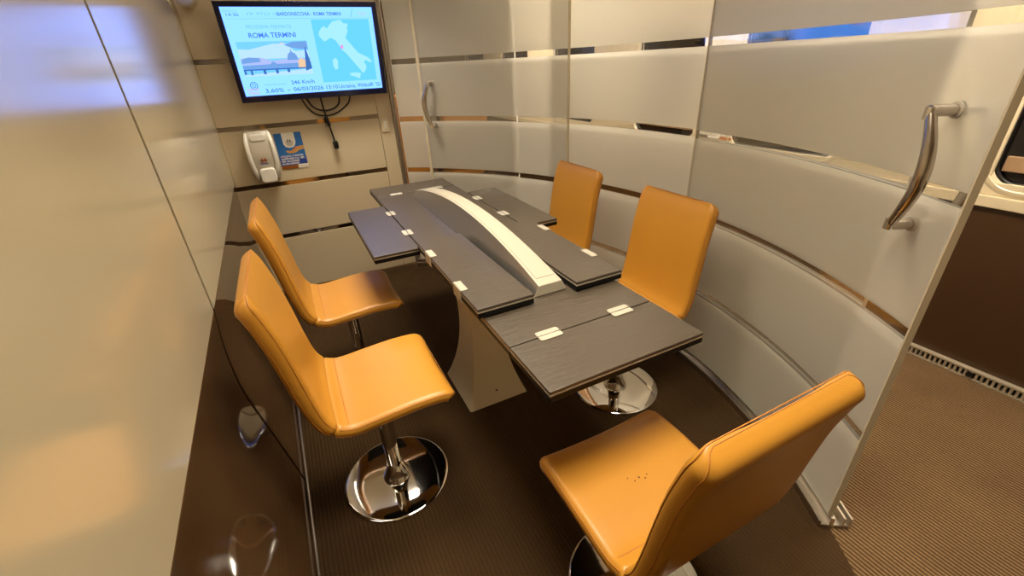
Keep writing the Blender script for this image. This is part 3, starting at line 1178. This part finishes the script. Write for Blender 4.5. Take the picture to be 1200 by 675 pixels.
tube(bm, catmull([(0.029, 0.029, -0.212), (0.030, 0.030, -0.235), (0.032, 0.030, -0.262)], 4), [0.008] + [0.016] * 7 + [0.013], 12)
obj('plug', bm, M['cable'], hc, smooth=60)
bm = new()
tube(bm, catmull([(0.004, 0.012, -0.05), (-0.006, 0.02, -0.08), (-0.004, 0.024, -0.125)], 5), 0.0018, 6)
obj('cable_tie', bm, M['cable'], hc, smooth=60)

# ------------------------------------------------------------------ soap dispenser, poster, switch
D = empty('soap_dispenser', (-0.150, 3.225, 0.785))
tag(D, 'white wall-mounted hand soap dispenser with a push lever beside the blue poster', 'dispenser')
bm = new()
# body: tapered capsule with curved front, local x, -y front, z up; height .297
rows = []
for k in range(13):
    t = k / 12
    z = 0.004 + 0.293 * t
    w = 0.066 + 0.010 * math.sin(PI * (0.15 + 0.7 * t))
    dpt = 0.055 + 0.028 * math.sin(PI * min(1, t * 1.1) * 0.9)
    if k in (0, 12):
        w -= 0.010; dpt -= 0.020
    ring = []
    for j in range(13):
        a = PI * j / 12
        ring.append(bm.verts.new((-w * math.copysign(abs(math.cos(a)) ** 0.45, math.cos(a)), -dpt * math.sin(a) ** 0.45, z)))
    rows.append(ring)
for a, b in zip(rows, rows[1:]):
    for k in range(12):
        bm.faces.new((a[k], a[k + 1], b[k + 1], b[k]))
    bm.faces.new((a[12], a[0], b[0], b[12]))
bm.faces.new(rows[0]); bm.faces.new(rows[-1][::-1])
obj('body', bm, M['grey_plastic'], D, smooth=50)
for s in (-1, 1):
    bm = new()
    tube(bm, catmull([(s * 0.058, -0.030, 0.290), (s * 0.068, -0.070, 0.235), (s * 0.070, -0.080, 0.150), (s * 0.064, -0.070, 0.070), (s * 0.056, -0.045, 0.015)], 6),
         [0.008] + [0.0125] * 23 + [0.008], 12)
    obj('side_rail', bm, M['white_plastic'], D, smooth=60)
bm = new()
prism(bm, [(a, -0.072, b) for a, b in rrect(0.090, 0.088, 0.022, 6, 0.004, 0.040)], (0, -0.030, 0))
obj('push_lever', bm, M['white_plastic'], D, smooth=40, bevel=0.008, segs=3)
bm = new()
prism(bm, [(a, -0.060, b) for a, b in rrect(0.084, 0.040, 0.015, 5, 0.0, 0.262)], (0, -0.016, 0))
obj('top_cover', bm, M['white_plastic'], D, smooth=40, bevel=0.005, segs=3)


def h_mark(parent, cx, cz, y, s, m1, m2, under=True):
    bm = new()
    for dx in (-0.32, 0.32):
        box(bm, cx + (dx - 0.13) * s, cx + (dx + 0.13) * s, y - 0.001, y, cz - 0.5 * s, cz + 0.5 * s)
    obj('emblem', bm, M[m1], parent)
    bm = new()
    box(bm, cx - 0.75 * s, cx + 0.75 * s, y - 0.0016, y - 0.0005, cz - 0.10 * s, cz + 0.06 * s)
    obj('emblem_bar', bm, M[m2], parent)
    if under:
        bm = new()
        box(bm, cx - 0.70 * s, cx + 0.70 * s, y - 0.001, y, cz - 0.85 * s, cz - 0.64 * s)
        obj('emblem_line', bm, M['blue_mark'], parent)


h_mark(D, 0.0, 0.132, -0.0845, 0.028, 'red_mark', 'navy_ink')

P = empty('wall_poster', (0.0155, 3.2285, 0.942))
tag(P, 'small blue notice with a dispenser and an open hand, right of the soap dispenser', 'poster')
PW, PH = 0.158, 0.220
boxobj('sheet', -PW / 2, PW / 2, -0.0015, 0.0, -PH / 2, PH / 2, M['poster_blue'], P)


def ppoly(name, pts, m, d):
    bm = new()
    prism(bm, [(a * PW - PW / 2, -0.0015 - d, b * PH - PH / 2) for a, b in pts], (0, -0.0004, 0))
    return obj(name, bm, M[m], P)


ppoly('lower_panel', [(0, .10), (1, .0), (1, .30), (.6, .35), (0, .38)], 'poster_deep', 0.0)
ppoly('printed_dispenser', [(.28, 1.0), (.28, .70), (.34, .62), (.46, .585), (.62, .60), (.70, .66), (.74, .74), (.74, 1.0)], 'paper', 0.0004)
ppoly('printed_lever', [(.36, .76), (.37, .67), (.46, .63), (.58, .635), (.64, .68), (.64, .77)], 'grey_plastic', 0.0009)
ppoly('printed_hand', [(.30, .49), (.38, .44), (.55, .425), (.70, .45), (.80, .50), (1.0, .525), (1.0, .625), (.82, .615), (.74, .60), (.66, .535), (.55, .51), (.45, .50), (.33, .52)], 'poster_hand', 0.0004)
ppoly('printed_thumb', [(.56, .50), (.66, .53), (.76, .60), (.72, .62), (.62, .56), (.54, .53)], 'orange_mark', 0.0009)
ppoly('brown_strip', [(0, 0.0), (.62, 0.0), (.62, .10), (0, .10)], 'poster_brown', 0.0004)
ppoly('white_strip', [(.62, 0.0), (1, 0.0), (1, .105), (.62, .105)], 'paper', 0.0004)
h_mark(P, 0.0, 0.062, -0.0022, 0.020, 'grey_mark', 'navy_ink', under=False)
for i, (t, v, w) in enumerate((('UTILIZZA I NOSTRI', .335, .84), ('DISPENSER E IL GEL', .265, .88), ('PER VIAGGIARE', .195, .66), ('IN SICUREZZA', .125, .64))):
    text_mesh('notice_text', t, 0.0145, M['text_white'], P, (-PW / 2 + 0.05 * PW, -0.0024, v * PH - PH / 2), (1, 0, 0), (0, 0, 1), 'LEFT', 0.0004, 0.0004, w * PW)
text_mesh('small_logo_text', 'TRENITALIA', 0.008, M['grey_mark'], P, (-PW / 2 + 0.68 * PW, -0.0024, 0.035 * PH - PH / 2), (1, 0, 0), (0, 0, 1), 'LEFT', 0.0003, 0.0, 0.27 * PW)

LS = empty('light_switch', (0.634, 3.228, 1.040))
tag(LS, 'ivory light switch on the narrow wall strip beside the glass upright', 'switch')
bm = new(); prism(bm, [(a, -0.008, b) for a, b in rrect(0.046, 0.090, 0.005, 4)], (0, 0.008, 0))
obj('switch_plate', bm, M['ivory'], LS, bevel=0.002)
boxobj('rocker', -0.009, 0.009, -0.013, -0.008, -0.024, 0.024, M['white_plastic'], LS, bevel=0.002)

# ------------------------------------------------------------------ leather seats further down the coach
def coach_seat(x, y, label):
    r = empty('coach_seat', (x, y, 0))
    tag(r, label, 'seat', 'leather seats beyond the glass partition')
    bm = new(); box(bm, -0.24, 0.24, -0.24, 0.24, 0.30, 0.46)
    obj('seat', bm, M['coach_seat'], r, bevel=0.04, segs=4)
    bm = new()
    vs = box(bm, -0.24, 0.24, -0.32, -0.20, 0.42, 1.02)
    for v in vs:
        if v.co.z > 0.8:
            v.co.y -= 0.08
    obj('backrest', bm, M['coach_seat'], r, bevel=0.035, segs=4)
    bm = new(); box(bm, -0.16, 0.16, -0.41, -0.32, 1.03, 1.17)
    obj('headrest', bm, M['coach_seat'], r, bevel=0.03, segs=4)
    for s in (-1, 1):
        bm = new(); box(bm, s * 0.265 - 0.022, s * 0.265 + 0.022, -0.22, 0.18, 0.58, 0.63)
        box(bm, s * 0.265 - 0.018, s * 0.265 + 0.018, -0.22, -0.12, 0.30, 0.60)
        obj('armrest', bm, M['under'], r, bevel=0.01)
    bm = new(); box(bm, -0.16, 0.16, -0.16, 0.16, 0.0, 0.30)
    obj('pedestal', bm, M['under'], r, bevel=0.02)
    return r


coach_seat(1.05, 4.75, 'tan leather coach seat behind the partition, left of the pair seen through the clear bands')
coach_seat(1.66, 4.75, 'tan leather coach seat behind the partition, right of the pair seen through the clear bands')

# ------------------------------------------------------------------ lamps
LW = (1.0, 0.865, 0.66, 1)
M['lamp'] = emis('warm_lamp', LW, 5.5)
M['strip'] = emis('warm_strip', LW, 16.0)
M['aisle_lamp'] = emis('aisle_lamp', (1.0, 0.875, 0.70, 1), 70.0)

# tubular cove light along the top of the left wall
tl = empty('cove_light', (-0.285, 1.2, 1.757))
tag(tl, 'cream tubular cove light running along the top of the left wall', 'lamp')
bm = new(); tube(bm, [(0.0, -1.4, 0), (0.0, 1.82, 0), (0.0, 1.985, 0), (0.0, 1.998, 0)], [0.05, 0.05, 0.05, 0.042], 28)
obj('housing', bm, M['ceiling'], tl, smooth=40)
boxobj('lit_strip', -0.078, -0.052, -1.4, 1.85, 0.01, 0.03, M['strip'], tl)


def ceil_light(x, y, w, d, m, label, power=0.0, spread=95):
    r = empty('ceiling_light', (x, y, H_CEIL))
    tag(r, label, 'lamp', 'ceiling lights')
    bm = new()
    for (a, b, c_, e) in ((-w / 2 - .02, w / 2 + .02, -d / 2 - .02, -d / 2), (-w / 2 - .02, w / 2 + .02, d / 2, d / 2 + .02), (-w / 2 - .02, -w / 2, -d / 2, d / 2), (w / 2, w / 2 + .02, -d / 2, d / 2)):
        box(bm, a, b, c_, e, -0.02, 0.0)
    obj('lamp_frame', bm, M['satin'], r)
    boxobj('diffuser', -w / 2, w / 2, -d / 2, d / 2, -0.010, -0.002, m, r)
    if power:
        la = bpy.data.lights.new('downlight', 'AREA')
        la.shape = 'RECTANGLE'
        la.size, la.size_y = w * 0.9, d * 0.9
        la.energy = power
        la.color = (1.0, 0.89, 0.72)
        la.spread = math.radians(spread)
        lo = bpy.data.objects.new('downlight', la)
        link(lo, r)
        lo.location = (0, 0, -0.016)


ceil_light(0.48, 0.55, 0.75, 0.55, M['lamp'], 'square ceiling light over the near end of the table', 11)
ceil_light(0.42, 1.60, 0.75, 0.55, M['lamp'], 'square ceiling light over the middle of the table', 11)
ceil_light(0.35, 2.75, 0.50, 0.25, M['lamp'], 'ceiling light in front of the television', 7)
ceil_light(1.95, 0.55, 0.30, 0.60, M['aisle_lamp'], 'ceiling light over the aisle by the sliding door')
ceil_light(1.95, 2.25, 0.30, 0.60, M['aisle_lamp'], 'ceiling light over the aisle beside the glass partition')
ceil_light(1.95, 4.40, 0.30, 0.60, M['aisle_lamp'], 'ceiling light over the aisle past the back wall')

world = bpy.data.worlds.new('World')
scene.world = world
world.use_nodes = True
world.node_tree.nodes['Background'].inputs[0].default_value = (1.0, 0.86, 0.66, 1)
world.node_tree.nodes['Background'].inputs[1].default_value = 0.05

# ------------------------------------------------------------------ camera
cam = bpy.data.cameras.new('camera')
cam.sensor_fit = 'HORIZONTAL'
cam.sensor_width = 36.0
cam.lens = 36.0 * 510.0 / 1200.0
cam.clip_start = 0.02
co = bpy.data.objects.new('camera', cam)
COL.objects.link(co)
vY = Vector((-286, -249.5, 510)).normalized()
nn = Vector((-286, -249.5, 510)).cross(Vector((1194, -325.5, 510)))
vZ = -nn.normalized()
vX = vY.cross(vZ)
right = Vector((vX.x, vY.x, vZ.x))
up = -Vector((vX.y, vY.y, vZ.y))
back = -Vector((vX.z, vY.z, vZ.z))
mw = Matrix((right, up, back)).transposed().to_4x4()
mw.translation = Vector((0, 0, 1.38))
co.matrix_world = mw
scene.camera = co

vs_ = scene.view_settings
vs_.view_transform = 'Standard'
vs_.look = 'None'
vs_.exposure = 0.0
vs_.gamma = 1.0
vs_.use_curve_mapping = False
scene.cycles.max_bounces = 14
scene.cycles.transparent_max_bounces = 16
scene.cycles.transmission_bounces = 10
scene.cycles.glossy_bounces = 6
scene.cycles.diffuse_bounces = 5
scene.cycles.use_denoising = True
scene.cycles.sample_clamp_indirect = 6.0
scene.cycles.caustics_reflective = True
